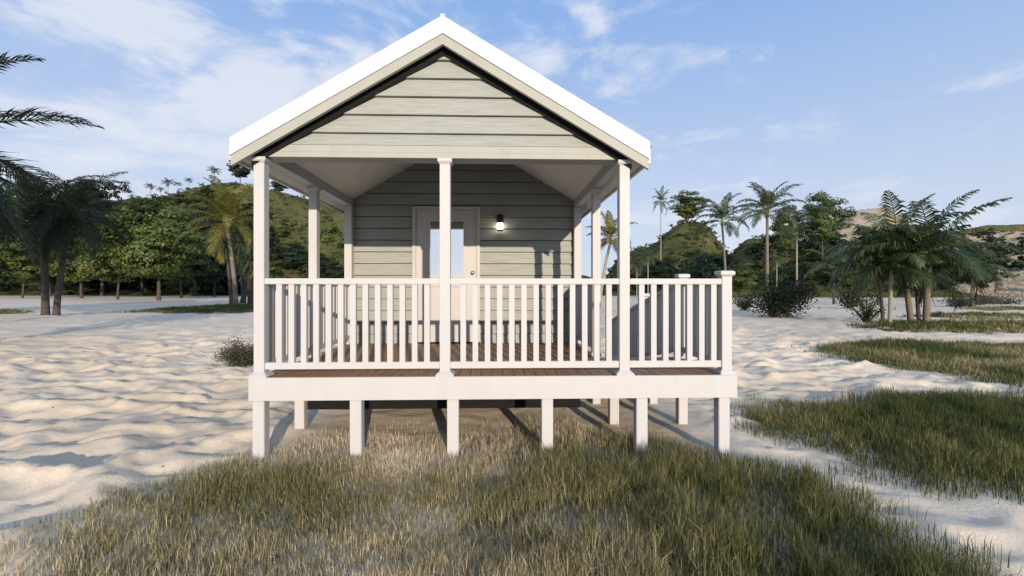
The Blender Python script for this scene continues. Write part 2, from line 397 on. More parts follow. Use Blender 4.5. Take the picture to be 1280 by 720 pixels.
hL = hill('grassy_hill', [(-900,330),(-500,268),(-250,252),(0,248),(70,252),(130,258),(185,250),(230,243),(268,236),(300,233),(340,240),(400,252),(440,262),(520,285),(600,312),(680,335),(740,348),(790,361)], 95, 190, 300, M['hill_green'], 1, 2.0)
hA = hill('grassy_hill', [(745,361),(760,345),(772,322),(790,316),(815,309),(830,297),(842,286),(850,282),(878,282),(888,288),(896,301),(908,316),(922,334),(940,352),(950,361)], 95, 150, 230, M['hill_green'], 5, 1.2)
hB = hill('grassy_hill', [(880,361),(900,338),(914,318),(925,306),(934,299),(950,299),(966,298),(985,301),(1010,305),(1040,309),(1080,314),(1130,320),(1180,330),(1230,345),(1280,361)], 75, 130, 200, M['hill_green'], 7, 1.2)
hC = hill('dune_hill', [(960,361),(1000,320),(1030,288),(1050,274),(1068,266),(1085,264),(1110,265),(1135,275),(1160,290),(1185,300),(1230,310),(1300,330),(1400,361)], 130, 240, 360, M['hill_sand'], 12, 2.0)
hD = hill('dune_hill', [(1090,361),(1130,330),(1165,312),(1190,304),(1210,299),(1240,295),(1290,294),(1360,296),(1500,300),(1800,361)], 80, 185, 300, M['hill_sand'], 16, 3.5, p=0.7)
hE = hill('grassy_hill', [(1120,361),(1165,312),(1188,293),(1206,286),(1235,281),(1290,280),(1380,284),(1520,310),(1800,361)], 186, 215, 320, M['hill_green'], 19, 1.0)

# ------------------------------------------------------------------ grass blades
def blades(pts, hgt, wid, tint, lean=0.35):
    n = len(pts); az = rng.uniform(0, 2*np.pi, n); fa = rng.uniform(0, 2*np.pi, n)
    ln = np.abs(rng.normal(0, lean, n)); d = np.stack([np.cos(az), np.sin(az)], -1)
    s = np.stack([np.cos(fa), np.sin(fa)], -1)*wid[:, None]*0.5
    v = np.zeros((n, 5, 3), np.float32)
    v[:,0,:2] = pts[:,:2]-s; v[:,1,:2] = pts[:,:2]+s; v[:,0,2] = v[:,1,2] = pts[:,2]-0.01
    m_ = pts[:,:2]+d*(hgt*ln*0.28)[:,None]
    v[:,2,:2] = m_+s*0.8; v[:,3,:2] = m_-s*0.8; v[:,2,2] = v[:,3,2] = pts[:,2]+hgt*0.55
    v[:,4,:2] = pts[:,:2]+d*(hgt*ln)[:,None]; v[:,4,2] = pts[:,2]+hgt*(1-0.25*ln)
    b = (np.arange(n)*5)[:,None]
    t = np.concatenate([b+np.array([0,1,2]), b+np.array([0,2,3]), b+np.array([3,2,4])])
    return v.reshape(-1, 3), t, np.repeat(tint, 5)
def grass_patch(poly, soft, kind, i):
    dens = {'near':9500, 'mid':6800, 'far':1700, 'vfar':330}[kind]
    hh = {'near':0.15, 'mid':0.165, 'far':0.18, 'vfar':0.19}[kind]; ww = {'near':0.0045, 'mid':0.0057, 'far':0.011, 'vfar':0.03}[kind]
    a = np.array(poly); lo = a.min(0)-0.6; hi = a.max(0)+0.6
    if kind == 'near': lo[1] = 1.2
    n = int((hi-lo).prod()*dens); p = rng.uniform(lo, hi, (n, 2)); x, y = p.T
    dd = pdist(x, y, poly)+(fbm(x*1.3, y*1.3, 31)-0.5)*soft*2.4
    clump = fbm(x*4.0, y*4.0, 61, 3)
    pr = np.clip(dd/(soft*2.2)+0.10, 0, 1)*np.clip((clump-0.24)*3.4, 0.38, 1)
    if kind == 'near':
        thin = np.clip((y-4.15)/1.1, 0, 1)*np.where(x < 0.2, 0.93, 0.72); pr *= (1-thin)*(0.66+0.34*np.clip((x+0.9)/1.2, 0, 1))
    keep = rng.uniform(0, 1, n) < pr; x = x[keep]; y = y[keep]; n = len(x); q = pr[keep]
    dry = fbm(x*0.55, y*0.55, 71, 3); 
    side = np.clip((x+0.9)/2.6, 0, 1) if kind == 'near' else np.ones(n)
    if kind == 'near': dry = dry+0.10*(1-side)
    tint = np.clip((0.28 if kind == 'near' else 0.14)+(dry-0.45)*1.7+(1-side)*0.42+np.clip((y-3.7)/1.2, 0, 1)*0.2*(kind == 'near')+rng.normal(0, 0.2, n), 0.0, 1)
    tall = fbm(x*2.1, y*2.1, 81, 3)
    h = hh*(0.5+1.1*tall)*np.clip(rng.normal(1, 0.28, n), 0.35, 1.8)*(0.55+0.45*q)
    if kind == 'near': h *= (0.72+0.38*side)
    w_ = ww*rng.uniform(0.6, 1.35, n)
    pts = np.stack([x, y, zground(x, y)], -1)
    v, f, t_ = blades(pts, h, w_, tint)
    o = link('grass', mesh_np('grass', v, f, [M['grass']], tint=t_)); tag(o, GL[i], 'grass', kind='stuff'); print(kind, n)
GL = ['dense dry olive grass covering the sand in front of and under the deck', 'dark green grass patch on the sand right of the deck, beyond the sandy trail',
      'wide strip of green grass farther right, its tip pointing at the deck', 'grass strip round the foot of the near palm cluster at right',
      'thin grass strip just beyond the near palm cluster', 'farthest faint grass strip at the right edge', 'thin green grass strip left of the porch by the leaning palms',
      'small grass strip under the dark palms at the left edge']
for i, (poly, soft, k) in enumerate(PATCH): grass_patch(poly, soft, k, i)

# ================================================================== THE HOUSE
U0 = -0.52; SL = 0.593
DK = 0.79; HB = 2.91; DF = 4.50; DW = 7.25; HS = 1.77   # deck level, header bottom, post front, wall plane, half span to post centre
house = empty('beach_house', (U0, DF, 0), 'small raised cottage with beige siding, white gabled roof and railed white porch on stilts', 'house')
HX, HY = U0, DF
def hp(mb, name, m, parent=None, bevel=0.0, label=None):
    """house part; vertices given in world, moved into the frame of the house"""
    mb.v = [(a-HX, b_-HY, c_) for a, b_, c_ in mb.v]
    o = mb.build(name, m, parent or house, bevel)
    if label: o['label'] = label
    return o

# deck floor boards
d = MB(); wbd = 0.109; x = -2.345
while x < 2.30:
    y1 = DW-0.005 if x+wbd < 1.33 else 5.66
    d.box(x+0.003, min(x+wbd-0.003, 2.335), 4.50, y1, DK-0.03, DK); x += wbd
hp(d, 'deck_floor', M['deck'])
f = MB(); f.box(-2.368, 2.355, 4.46, 4.497, 0.575, DK+0.004)
hp(f, 'deck_fascia', M['white'], bevel=0.004)
for bb in ((-2.368, -2.335, 4.50, DW), (2.322, 2.355, 4.50, 5.70), (1.34, 2.32, 5.665, 5.70)):
    f = MB(); f.box(*bb, 0.575, DK-0.034); hp(f, 'deck_side_fascia', M['white'], bevel=0.003)
# joists and the dark skirt board under the deck
j = MB()
for k in range(10):
    jx = -2.25+k*0.46
    j.box(jx-0.02, jx+0.02, 4.63, DW if jx < 1.2 else 5.6, 0.60, DK-0.032)
hp(j, 'joist_frame', M['deck'])
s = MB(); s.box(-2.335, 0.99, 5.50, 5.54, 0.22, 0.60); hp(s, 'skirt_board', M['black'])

# stilts
def X2U(px, dpt):
    return dpt*math.tan(math.atan((px-640)/FPX)+YAW)
legs = [(X2U(px, 4.48), 4.535) for px in (322.8, 444.3, 566.0, 684.3, 802.7, 905.5)]
legs += [(-2.29, 5.46), (1.41, 5.58), (2.25, 5.58), (1.41, 6.58), (2.23, 6.58)]
for (lx, ly) in legs:
    q = MB(); top = 0.573 if ly < 6 else 0.50; q.box(lx-0.055, lx+0.055, ly-0.055, ly+0.055, -0.12, top)
    hp(q, 'stilt', M['white'], bevel=0.005)
for lx in (-2.2, -0.5, 1.2):
    for ly in (7.6, 10.0, 12.6):
        q = MB(); q.box(lx-0.06, lx+0.06, ly-0.06, ly+0.06, -0.12, 0.62); hp(q, 'stilt', M['white'], bevel=0.005)

# posts
def post(cx, cy, z0=DK, z1=HB, half=0.05, base=True, cap=True):
    q = MB()
    if base:
        q.frus(cx, cy, z0+0.003, z0+0.02, 0.088, 0.088); q.frus(cx, cy, z0+0.02, z0+0.052, 0.088, half+0.001)
    q.box(cx-half, cx+half, cy-half, cy+half, z0+0.003, z1-0.003)
    if cap: q.frus(cx, cy, z1-0.058, z1-0.030, half+0.001, half+0.020); q.frus(cx, cy, z1-0.030, z1-0.002, half+0.020, half+0.020)
    return hp(q, 'porch_post', M['white'], bevel=0.003)
LX, RXp = U0-HS, U0+HS
post(LX, 4.552); post(U0+0.008, 4.552); post(RXp, 4.552)
post(LX, 5.84); post(RXp, 5.84)
post(LX+0.005, 7.18, half=0.055, cap=False); post(RXp-0.005, 7.18, half=0.055, cap=False)

# railings
def side_gap(a, b_, n): st = (b_-a)/(n+1); return [a+st*(k+1) for k in range(n)]
def railing(p0, p1, n, z0=DK, z1=DK, xs=None):
    (x0, y0), (x1, y1) = p0, p1; Ln = math.hypot(x1-x0, y1-y0); tx, ty = (x1-x0)/Ln, (y1-y0)/Ln; nx_, ny_ = -ty, tx
    def bar(mb, hw, a, b2):
        pts = []
        for zz_ in (a, b2):
            for (X_, Y_, sgn, dz) in ((x0,y0,-1,z0),(x1,y1,-1,z1),(x1,y1,1,z1),(x0,y0,1,z0)):
                pts.append((X_+nx_*hw*sgn, Y_+ny_*hw*sgn, dz+zz_))
        mb.hexa(pts)
    q = MB(); bar(q, 0.036, 0.897, 0.953); o = hp(q, 'railing', M['white'], bevel=0.004)
    q = MB(); bar(q, 0.028, 0.075, 0.140); hp(q, 'bottom_rail', M['white'], o, bevel=0.004)
    for k in range(n):
        t_ = (xs[k]-x0)/(x1-x0) if xs else (k+1)/(n+1)
        X_, Y_, Z_ = x0+(x1-x0)*t_, y0+(y1-y0)*t_, z0+(z1-z0)*t_
        b = MB(); hw, hd = 0.0265, 0.023
        pts = [(X_+tx*a+nx_*c_, Y_+ty*a+ny_*c_) for a, c_ in ((-hw,-hd),(hw,-hd),(hw,hd),(-hw,hd))]
        sl = (z1-z0)/Ln; off = [-hw*sl, hw*sl, hw*sl, -hw*sl]
        b.hexa([(p[0], p[1], Z_+0.138+off[i]) for i, p in enumerate(pts)]+[(p[0], p[1], Z_+0.899+off[i]) for i, p in enumerate(pts)])
        hp(b, 'baluster', M['white'], o)
    return o
yr = 4.543
railing((LX+0.05, yr), (U0-0.042, yr), 13, xs=[X2U(348.6+15.42*k, 4.52) for k in range(13)])
railing((U0+0.058, yr), (RXp-0.05, yr), 13, xs=[X2U(579.0+15.2*k, 4.52) for k in range(13)])
railing((RXp+0.05, yr), (2.222, yr), 7, xs=[X2U(802.4+15.0*k, 4.52) for k in range(7)])
railing((LX, 4.60), (LX, 5.79), 9); railing((LX, 5.89), (LX, 7.12), 9)
railing((RXp, 5.89), (RXp, 7.12), 9)
railing((2.272, 4.60), (2.272, 5.57), 7)
RS = 0.21
def newel(cx, cy, z0, zt, below=0.0):
    q = MB(); q.box(cx-0.05, cx+0.05, cy-0.05, cy+0.05, z0-below, zt-0.055)
    if not below: q.frus(cx, cy, z0+0.003, z0+0.03, 0.075, 0.075); q.frus(cx, cy, z0+0.03, z0+0.055, 0.075, 0.051)
    o = hp(q, 'newel_post', M['white'], bevel=0.003)
    c = MB(); c.frus(cx, cy, zt-0.058, zt-0.038, 0.052, 0.072); c.frus(cx, cy, zt-0.038, zt-0.010, 0.072, 0.072); c.frus(cx, cy, zt-0.010, zt, 0.072, 0.06)
    hp(c, 'post_cap', M['white'], o, bevel=0.003)
newel(2.272, 4.552, DK, 1.822); newel(2.272, 5.62, DK, 1.822)
zr = lambda y: DK-RS*(y-5.70)
newel(2.272, 7.02, zr(7.02), zr(7.02)+1.055, 0.1); newel(2.272, 9.35, zr(9.35), zr(9.35)+1.055, 0.15)
railing((2.272, 5.67), (2.272, 6.97), 11, zr(5.67), zr(6.97)); railing((2.272, 7.07), (2.272, 9.30), 18, zr(7.07), zr(9.30))
r_ = MB(); r_.hexa([(1.40,5.705,DK-0.05),(2.33,5.705,DK-0.05),(2.33,9.45,zr(9.45)-0.05),(1.40,9.45,zr(9.45)-0.05),(1.40,5.705,DK-0.004),(2.33,5.705,DK-0.004),(2.33,9.45,zr(9.45)),(1.40,9.45,zr(9.45))])
hp(r_, 'ramp', M['deck'])

# clapboard siding
def ceil_z(x, base=3.03): return base+SL*(1.72-abs(x-U0))
def clap(mb, x0, x1, y, z0, z1, nrm=-1, exp=0.180, slope=None, axis_='x', gap=0.009):
    z = z0
    while z < z1-1e-4:
        zt = min(z+exp, z1); ob, ot = 0.036, 0.002
        def lim(zv):
            if slope is None: return x0, x1
            hw = (slope-zv)/SL; return max(x0, U0-hw), min(x1, U0+hw)
        a0, b0 = lim(z); a1, b1 = lim(zt)
        if b1 <= a1: a1 = b1 = U0
        if axis_ == 'x':
            yb, yt = y+nrm*ob, y+nrm*ot
            zl = z+gap
            mb.poly([(a0,yb,zl),(b0,yb,zl),(b1,yt,zt),(a1,yt,zt)] if b1 > a1 else [(a0,yb,zl),(b0,yb,zl),(U0,yt,zt)])
            mb.poly([(a0,y,zl),(b0,y,zl),(b0,yb,zl),(a0,yb,zl)])
        else:
            xb, xt = y+nrm*ob, y+nrm*ot
            mb.poly([(xb,x0,z),(xb,x1,z),(xt,x1,zt),(xt,x0,zt)]); mb.poly([(y,x0,z),(y,x1,z),(xb,x1,z),(xb,x0,z)])
        z = zt
q = MB(); clap(q, LX-0.04, RXp+0.04, DW+0.02, 0.562, 4.2, exp=0.183, slope=ceil_z(U0)+0.03); 
pw = hp(q, 'porch_wall', M['siding'])
def shade_backing(y0, y1, z0, zpk, parent):
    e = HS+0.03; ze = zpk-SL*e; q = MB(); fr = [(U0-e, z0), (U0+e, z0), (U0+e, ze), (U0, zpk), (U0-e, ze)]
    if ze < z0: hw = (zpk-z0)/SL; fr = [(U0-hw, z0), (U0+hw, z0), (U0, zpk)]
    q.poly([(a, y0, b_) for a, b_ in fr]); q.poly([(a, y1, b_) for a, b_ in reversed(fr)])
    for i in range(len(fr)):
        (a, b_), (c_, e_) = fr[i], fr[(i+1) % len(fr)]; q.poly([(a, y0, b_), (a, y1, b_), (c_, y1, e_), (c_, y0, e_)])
    hp(q, 'lap_shade_backing', M['black'], parent)  # black sheet behind the board gaps, puts the lap shadows in as colour
shade_backing(DW+0.035, DW+0.10, 0.57, ceil_z(U0)+0.02, pw)
q = MB(); clap(q, DW+0.02, 14.5, LX-0.035, 0.60, 3.0, axis_='y'); hp(q, 'side_wall', M['siding'])
q = MB(); clap(q, DW+0.02, 14.5, RXp+0.035, 0.60, 3.0, nrm=1, axis_='y'); hp(q, 'side_wall', M['siding'])
q = MB(); clap(q, LX-0.03, RXp+0.03, 14.5, 0.60, 4.3, nrm=1, slope=ceil_z(U0)+0.03); hp(q, 'rear_wall', M['siding'])
q = MB(); q.box(LX-0.02, RXp+0.02, DW+0.03, 14.48, 0.56, 0.598); hp(q, 'floor_frame', M['black'])

# front gable: siding, header board, black strip for the roof edge shadow
GY = 4.535
q = MB(); clap(q, LX-0.02, RXp+0.02, GY, HB+0.118, 3.15, slope=4.02, gap=0.004); clap(q, LX-0.02, RXp+0.02, GY, 3.15, 4.05, exp=0.1785, slope=4.02, gap=0.004)
gs = hp(q, 'gable_siding', M['siding']); shade_backing(GY+0.015, GY+0.05, HB+0.125, 4.02, gs)
q = MB(); q.hexa([(LX-0.045,4.498,HB),(RXp+0.045,4.498,HB),(RXp+0.045,4.70,HB),(LX-0.045,4.70,HB),
                  (LX-0.045,4.498,HB+0.05),(RXp+0.045,4.498,HB+0.05),(RXp+0.045,4.70,HB+0.05),(LX-0.045,4.70,HB+0.05)])
hw_ = 1.815-0.12/SL+0.075
q.hexa([(LX-0.04,4.498,HB+0.05),(RXp+0.04,4.498,HB+0.05),(RXp+0.04,4.70,HB+0.05),(LX-0.04,4.70,HB+0.05),
        (U0-hw_,4.498,HB+0.119),(U0+hw_,4.498,HB+0.119),(U0+hw_,4.70,HB+0.119),(U0-hw_,4.70,HB+0.119)])
hp(q, 'header_beam', M['beige'], bevel=0.002)
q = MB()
for sg in (-1, 1):       # black strip painted in for the barge board's shadow, following the slope
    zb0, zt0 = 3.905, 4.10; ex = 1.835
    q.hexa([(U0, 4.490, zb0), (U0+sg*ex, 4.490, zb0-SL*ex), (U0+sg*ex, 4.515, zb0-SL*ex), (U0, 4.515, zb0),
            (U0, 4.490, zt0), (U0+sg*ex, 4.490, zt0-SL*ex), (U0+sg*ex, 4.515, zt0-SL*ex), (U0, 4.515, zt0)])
hp(q, 'gable_shade_strip', M['black'])
# side beams
for bx_ in (LX, RXp):
    q = MB(); q.box(bx_-0.052, bx_+0.052, 4.602, DW, HB, HB+0.16); hp(q, 'side_beam', M['white'], bevel=0.003)

# roof
roof = MB(); EW = 1.976; YB, YE = 4.385, 14.75
for sg in (-1, 1):       # sloped ceiling and eave board
    z0c = ceil_z(U0)
    roof.hexa([(U0, 4.45, z0c), (U0+sg*(EW-0.01), 4.45, z0c-SL*(EW-0.01)), (U0+sg*(EW-0.01), YE-0.05, z0c-SL*(EW-0.01)), (U0, YE-0.05, z0c),
               (U0, 4.45, z0c+0.10), (U0+sg*(EW-0.01), 4.45, z0c+0.10-SL*(EW-0.01)), (U0+sg*(EW-0.01), YE-0.05, z0c+0.10-SL*(EW-0.01)), (U0, YE-0.05, z0c+0.10)])
roof_o = hp(roof, 'roof', M['ceiling'])
def barge(mb, zb, h, y0, y1, e):
    for sg in (-1, 1):
        mb.hexa([(U0, y0, zb), (U0+sg*e, y0, zb-SL*e), (U0+sg*e, y1, zb-SL*e), (U0, y1, zb),
                 (U0, y0, zb+h), (U0+sg*e, y0, zb+h-SL*e), (U0+sg*e, y1, zb+h-SL*e), (U0, y1, zb+h)])
q = MB(); barge(q, 3.962, 0.097, YB+0.006, YB+0.045, EW-0.004); hp(q, 'barge_board', M['beige'], roof_o)
q = MB(); barge(q, 4.060, 0.168, YB-0.006, YB+0.03, EW+0.004)
q.box(U0-0.02, U0+0.02, YB-0.004, YB+0.3, 4.20, 4.243)
hp(q, 'white_flashing', M['flash'], roof_o)
# corrugated sheets
nw = 260; per = 0.076; ys = np.linspace(YB+0.03, YE, int((YE-YB)/per*6)); vs = []; fs = []
for sg in (-1, 1):
    b0 = len(vs)
    for y in ys:
        dz = 0.011*math.cos(2*math.pi*y/per)
        for (e, off) in ((0.0, 0.0), (EW+0.035, 0.0)): vs.append((U0+sg*e-HX, y-HY, 4.205-SL*e+dz))
    for k in range(len(ys)-1):
        fs.append((b0+2*k, b0+2*k+1, b0+2*k+3, b0+2*k+2))
me = mesh_np('corrugated_roofing', vs, fs, [M['roofing']], smooth=True); link('corrugated_roofing', me, roof_o)
q = MB(); q.box(U0-0.07, U0+0.07, YB+0.05, YE, 4.200, 4.222); hp(q, 'ridge_cap', M['roofing'], roof_o)
for sg in (-1, 1):
    q = MB(); xx = U0+sg*(EW+0.002); x_a, x_b = sorted((xx, xx+sg*0.024)); q.box(x_a, x_b, YB+0.05, YE, 4.06-SL*EW-0.03, 4.185-SL*EW); hp(q, 'eave_fascia', M['ceiling'], roof_o)

# door
def DU(px): return X2U(px, DW-0.02)
dl, dr = DU(515.8), DU(600.0); dt = DK+2.125; Y0 = DW-0.055
fr = MB(); fw = 0.052
fr.box(dl, dl+fw, Y0, DW+0.03, DK+0.002, dt); fr.box(dr-fw, dr, Y0, DW+0.03, DK+0.002, dt); fr.box(dl+fw, dr-fw, Y0, DW+0.03, dt-fw, dt)
il, ir, it = dl+fw, dr-fw, dt-fw
gl, grr = DU(536.5), DU(580.7); gt = Zat(276.2, DW-0.02); gb = Zat(345.5, DW-0.02); yf = Y0+0.022
leaf = MB()
leaf.box(il+0.003, gl, yf, yf+0.04, DK+0.02, it-0.003); leaf.box(grr, ir-0.003, yf, yf+0.04, DK+0.02, it-0.003)
leaf.box(gl, grr, yf, yf+0.04, gt, it-0.003)
pz1 = gb-0.16; pz0 = DK+0.24; mu = (gl+grr)/2
leaf.box(gl, grr, yf, yf+0.04, pz1, gb); leaf.box(gl, grr, yf, yf+0.04, DK+0.02, pz0); leaf.box(mu-0.035, mu+0.035, yf, yf+0.04, pz0, pz1)
leaf.box(gl-0.01, grr+0.01, yf+0.018, yf+0.036, pz0-0.01, pz1+0.01)
for (a, b_) in ((gl+0.03, mu-0.065), (mu+0.065, grr-0.03)): leaf.box(a, b_, yf+0.006, yf+0.02, pz0+0.035, pz1-0.035)
# raised glazing bead
for (a, b_, c_, e_) in ((gl-0.012,gl+0.016,gb-0.012,gt+0.012),(grr-0.016,grr+0.012,gb-0.012,gt+0.012),(gl+0.016,grr-0.016,gt-0.016,gt+0.012),(gl+0.016,grr-0.016,gb-0.012,gb+0.016)):
    leaf.box(a, b_, yf-0.012, yf+0.01, c_, e_)
door = hp(leaf, 'door', M['door'], label='cream half glazed porch door with two lower panels')
hp(fr, 'door_frame', M['door'], door, bevel=0.003)
g = MB(); g.box(gl-0.005, grr+0.005, yf+0.014, yf+0.022, gb-0.005, gt+0.005); hp(g, 'door_glass', M['glass'], door)
k = MB(); kx, kz = DU(591.3), Zat(340.8, DW-0.02)
for (r0, y0_, r1, y1_) in ((0.030,0.0,0.030,0.008),(0.012,0.008,0.012,0.035),(0.018,0.035,0.028,0.045),(0.028,0.045,0.028,0.058),(0.028,0.058,0.014,0.070)):
    n_ = 16; A = [(kx+r0*math.cos(2*math.pi*i/n_), yf-y0_, kz+r0*math.sin(2*math.pi*i/n_)) for i in range(n_)]
    B = [(kx+r1*math.cos(2*math.pi*i/n_), yf-y1_, kz+r1*math.sin(2*math.pi*i/n_)) for i in range(n_)]
    for i in range(n_): k.poly([A[i], A[(i+1)%n_], B[(i+1)%n_], B[i]], True)
k.poly([(kx+0.014*math.cos(2*math.pi*i/16), yf-0.070, kz+0.014*math.sin(2*math.pi*i/16)) for i in range(16)])
hp(k, 'door_knob', M['nickel'], door)
q = MB(); q.box(dl, dr, Y0-0.03, DW, DK+0.001, DK+0.018); hp(q, 'threshold', M['black'], door)

# wall lamp
lx, ly = X2U(625.0, 7.17), 7.165; zt, zb = Zat(269.0, 7.19), Zat(289.0, 7.19)
lamp = empty('wall_lamp', (lx, ly, zb), 'lit bronze cylinder lamp fixed on the porch wall right of the door', 'lamp')
H_ = zt-zb; q = MB(); q.lathe(0, 0, [(0.046, 0.122), (0.05, 0.126), (0.05, H_-0.004), (0.046, H_)], 28); q.box(-0.03, 0.03, 0.03, 0.075, 0.13, H_-0.03); q.build('lamp_body', M['bronze'], lamp)
q = MB(); q.lathe(0, 0, [(0.043, 0.019), (0.043, 0.123)], 28); q.build('lamp_glass', M['lamp'], lamp)
q = MB(); q.lathe(0, 0, [(0.046, 0.0), (0.049, 0.004), (0.049, 0.020), (0.044, 0.022)], 28); q.build('lamp_cap', M['bronze'], lamp)


# ================================================================== VEGETATION
def cards(cen, nrm, size, tint, aspect=0.55):
    """leaf cards: a folded pointed quad per leaf"""
    n = len(cen); nrm = nrm/np.linalg.norm(nrm, axis=1, keepdims=True)
    r = rng.normal(size=(n, 3)); a = np.cross(nrm, r); a /= np.linalg.norm(a, axis=1, keepdims=True)+1e-9; b = np.cross(nrm, a)
    a *= size[:,None]*0.5; b *= size[:,None]*0.5*aspect
    v = np.zeros((n, 4, 3), np.float32); v[:,0] = cen-a; v[:,1] = cen-b+nrm*size[:,None]*0.08; v[:,2] = cen+a; v[:,3] = cen+b+nrm*size[:,None]*0.08
    return v.reshape(-1, 3), np.arange(n*4).reshape(n, 4), np.repeat(tint, 4)
def crown_pts(H, W, base, nclump, per, leaf, seed, pad=0.42, top=1.0):
    g = np.random.default_rng(seed); cl = []
    ch = H-base
    while len(cl) < nclump:
        p = g.uniform(-1, 1, 3); rr = np.linalg.norm(p)
        if rr > 1 or rr < 0.45: continue
        wz = (1-abs(p[2])**2.2)**0.5 if True else 1
        lump = 0.78+0.38*math.sin(3.1*math.atan2(p[1], p[0])+seed)*math.cos(2.2*p[2]+seed*1.7)
        cl.append((p[0]*W/2*lump*(1.0 if p[2] < 0.2 else 0.95), p[1]*W/2*lump, base+ch*(0.5+0.5*p[2]*(0.92+0.1*lump))))
    cl = np.array(cl); R = W*g.uniform(0.085, 0.165, nclump)
    c = []; nn = []; tt = []
    for i in range(nclump):
        q = g.normal(size=(per, 3)); q /= np.linalg.norm(q, axis=1, keepdims=True); rad = g.uniform(0.35, 1, (per, 1))**0.5
        q2 = q*rad*np.array([1, 1, pad])*R[i]; q2[:,2] -= 0.25*(q2[:,0]**2+q2[:,1]**2)/R[i]
        c.append(cl[i]+q2); out_ = (cl[i]-np.array([0, 0, base+ch*0.4])); out_ = out_/(np.linalg.norm(out_)+1e-6)
        nn.append(q*0.6+np.array([0, 0, 0.42])+out_*0.8+g.normal(0, 0.35, (per, 3))); tt.append(np.clip(g.uniform(0.25, 0.75)+g.normal(0, 0.16, per), 0, 1))
    c = np.concatenate(c); nn = np.concatenate(nn); tt = np.concatenate(tt)
    return c, nn, leaf*g.uniform(0.6, 1.3, len(c)), tt, cl
def broadleaf(H, W, base, nclump, per, leaf, seed, lm, trunk_r):
    c, nn, sz, tt, cl = crown_pts(H, W, base, nclump, per, leaf, seed)
    v, f, t_ = cards(c, nn, sz, tt); crown = mesh_np('crown', v, f, [lm], tint=t_)
    q = MB(); g = random.Random(seed); fork = base+0.12*(H-base); bend = g.uniform(-0.25, 0.25)
    q.tube([(0,0,-0.8),(0,0,0.05),(bend*0.4,0.05,base*0.5),(bend,0.0,fork)], [trunk_r*1.3,trunk_r*1.0,trunk_r*0.75,trunk_r*0.65], 10)
    for i in range(0, min(nclump, 26)):
        e = Vector(cl[i]); s0 = Vector((bend, 0, fork-g.uniform(0, 0.25)*base)); m_ = s0.lerp(e, 0.5)+Vector((g.uniform(-.3,.3), g.uniform(-.3,.3), g.uniform(-.5,.2)))
        q.tube([s0, m_, e], [trunk_r*0.5, trunk_r*0.27, trunk_r*0.1], 6)
    return {'trunk': q.mesh('trunk', M['bark']), 'crown': crown}
def frond(L_, az, el, droop, nl, ll, lw, g, base, vee=0.5, hang=0.5, r0=0.03):
    """one feather frond: rachis + leaflets. returns verts, quad faces, tint"""
    n = 14; pts = []; p = np.array(base, float); th = el; ds = L_/n
    for i in range(n+1):
        pts.append(p.copy()); dirv = np.array([math.cos(az)*math.cos(th), math.sin(az)*math.cos(th), math.sin(th)])
        p = p+dirv*ds; th -= droop/n*(0.5+1.1*i/n)
    pts = np.array(pts); V = []; F = []; T = []; t0 = g.uniform(0.25, 0.75)
    side = np.array([-math.sin(az), math.cos(az), 0.0])
    for i in range(n):      # rachis as a thin 3 sided strip
        a, b_ = pts[i], pts[i+1]; ra = r0*(1-i/n)+0.006; rb = r0*(1-(i+1)/n)+0.006; k = len(V)
        V += [a-side*ra, a+side*ra, b_+side*rb, b_-side*rb, a-np.array([0,0,ra*1.4]), b_-np.array([0,0,rb*1.4])]
        F += [(k,k+1,k+2,k+3),(k,k+4,k+5,k+3),(k+1,k+4,k+5,k+2)]; T += [0.85]*6
    for s in (-1, 1):
        for j in range(nl):
            u = 0.14+0.86*(j+g.uniform(0, 0.6))/nl; u = min(u, 0.995); k = u*n; i = min(int(k), n-1); fr_ = k-i; b0 = pts[i]*(1-fr_)+pts[i+1]*fr_
            tg = pts[i+1]-pts[i]; tg /= np.linalg.norm(tg); up = np.cross(side, tg); up *= np.sign(up[2]+1e-9)
            Lf = ll*(math.sin(math.pi*min(1, 0.18+0.80*u))**0.7)*g.uniform(0.85, 1.12)
            sw = 0.35+0.75*u
            dv = side*s*math.cos(sw)+tg*math.sin(sw)+up*vee*g.uniform(0.2, 0.9); dv /= np.linalg.norm(dv)
            m_ = b0+dv*Lf*0.5; e_ = b0+dv*Lf*0.92+np.array([0, 0, -hang*Lf*g.uniform(0.5, 1.1)]); m_ = m_+np.array([0, 0, -hang*Lf*0.12])
            wv = tg*lw*0.5; kk = len(V)
            V += [b0-wv*0.5, b0+wv*0.5, m_+wv, m_-wv, e_+wv*0.12, e_-wv*0.12]
            F += [(kk,kk+1,kk+2,kk+3),(kk+3,kk+2,kk+4,kk+5)]; tt = min(1, max(0, t0+g.gauss(0, 0.12))); T += [tt]*6
    return V, F, T
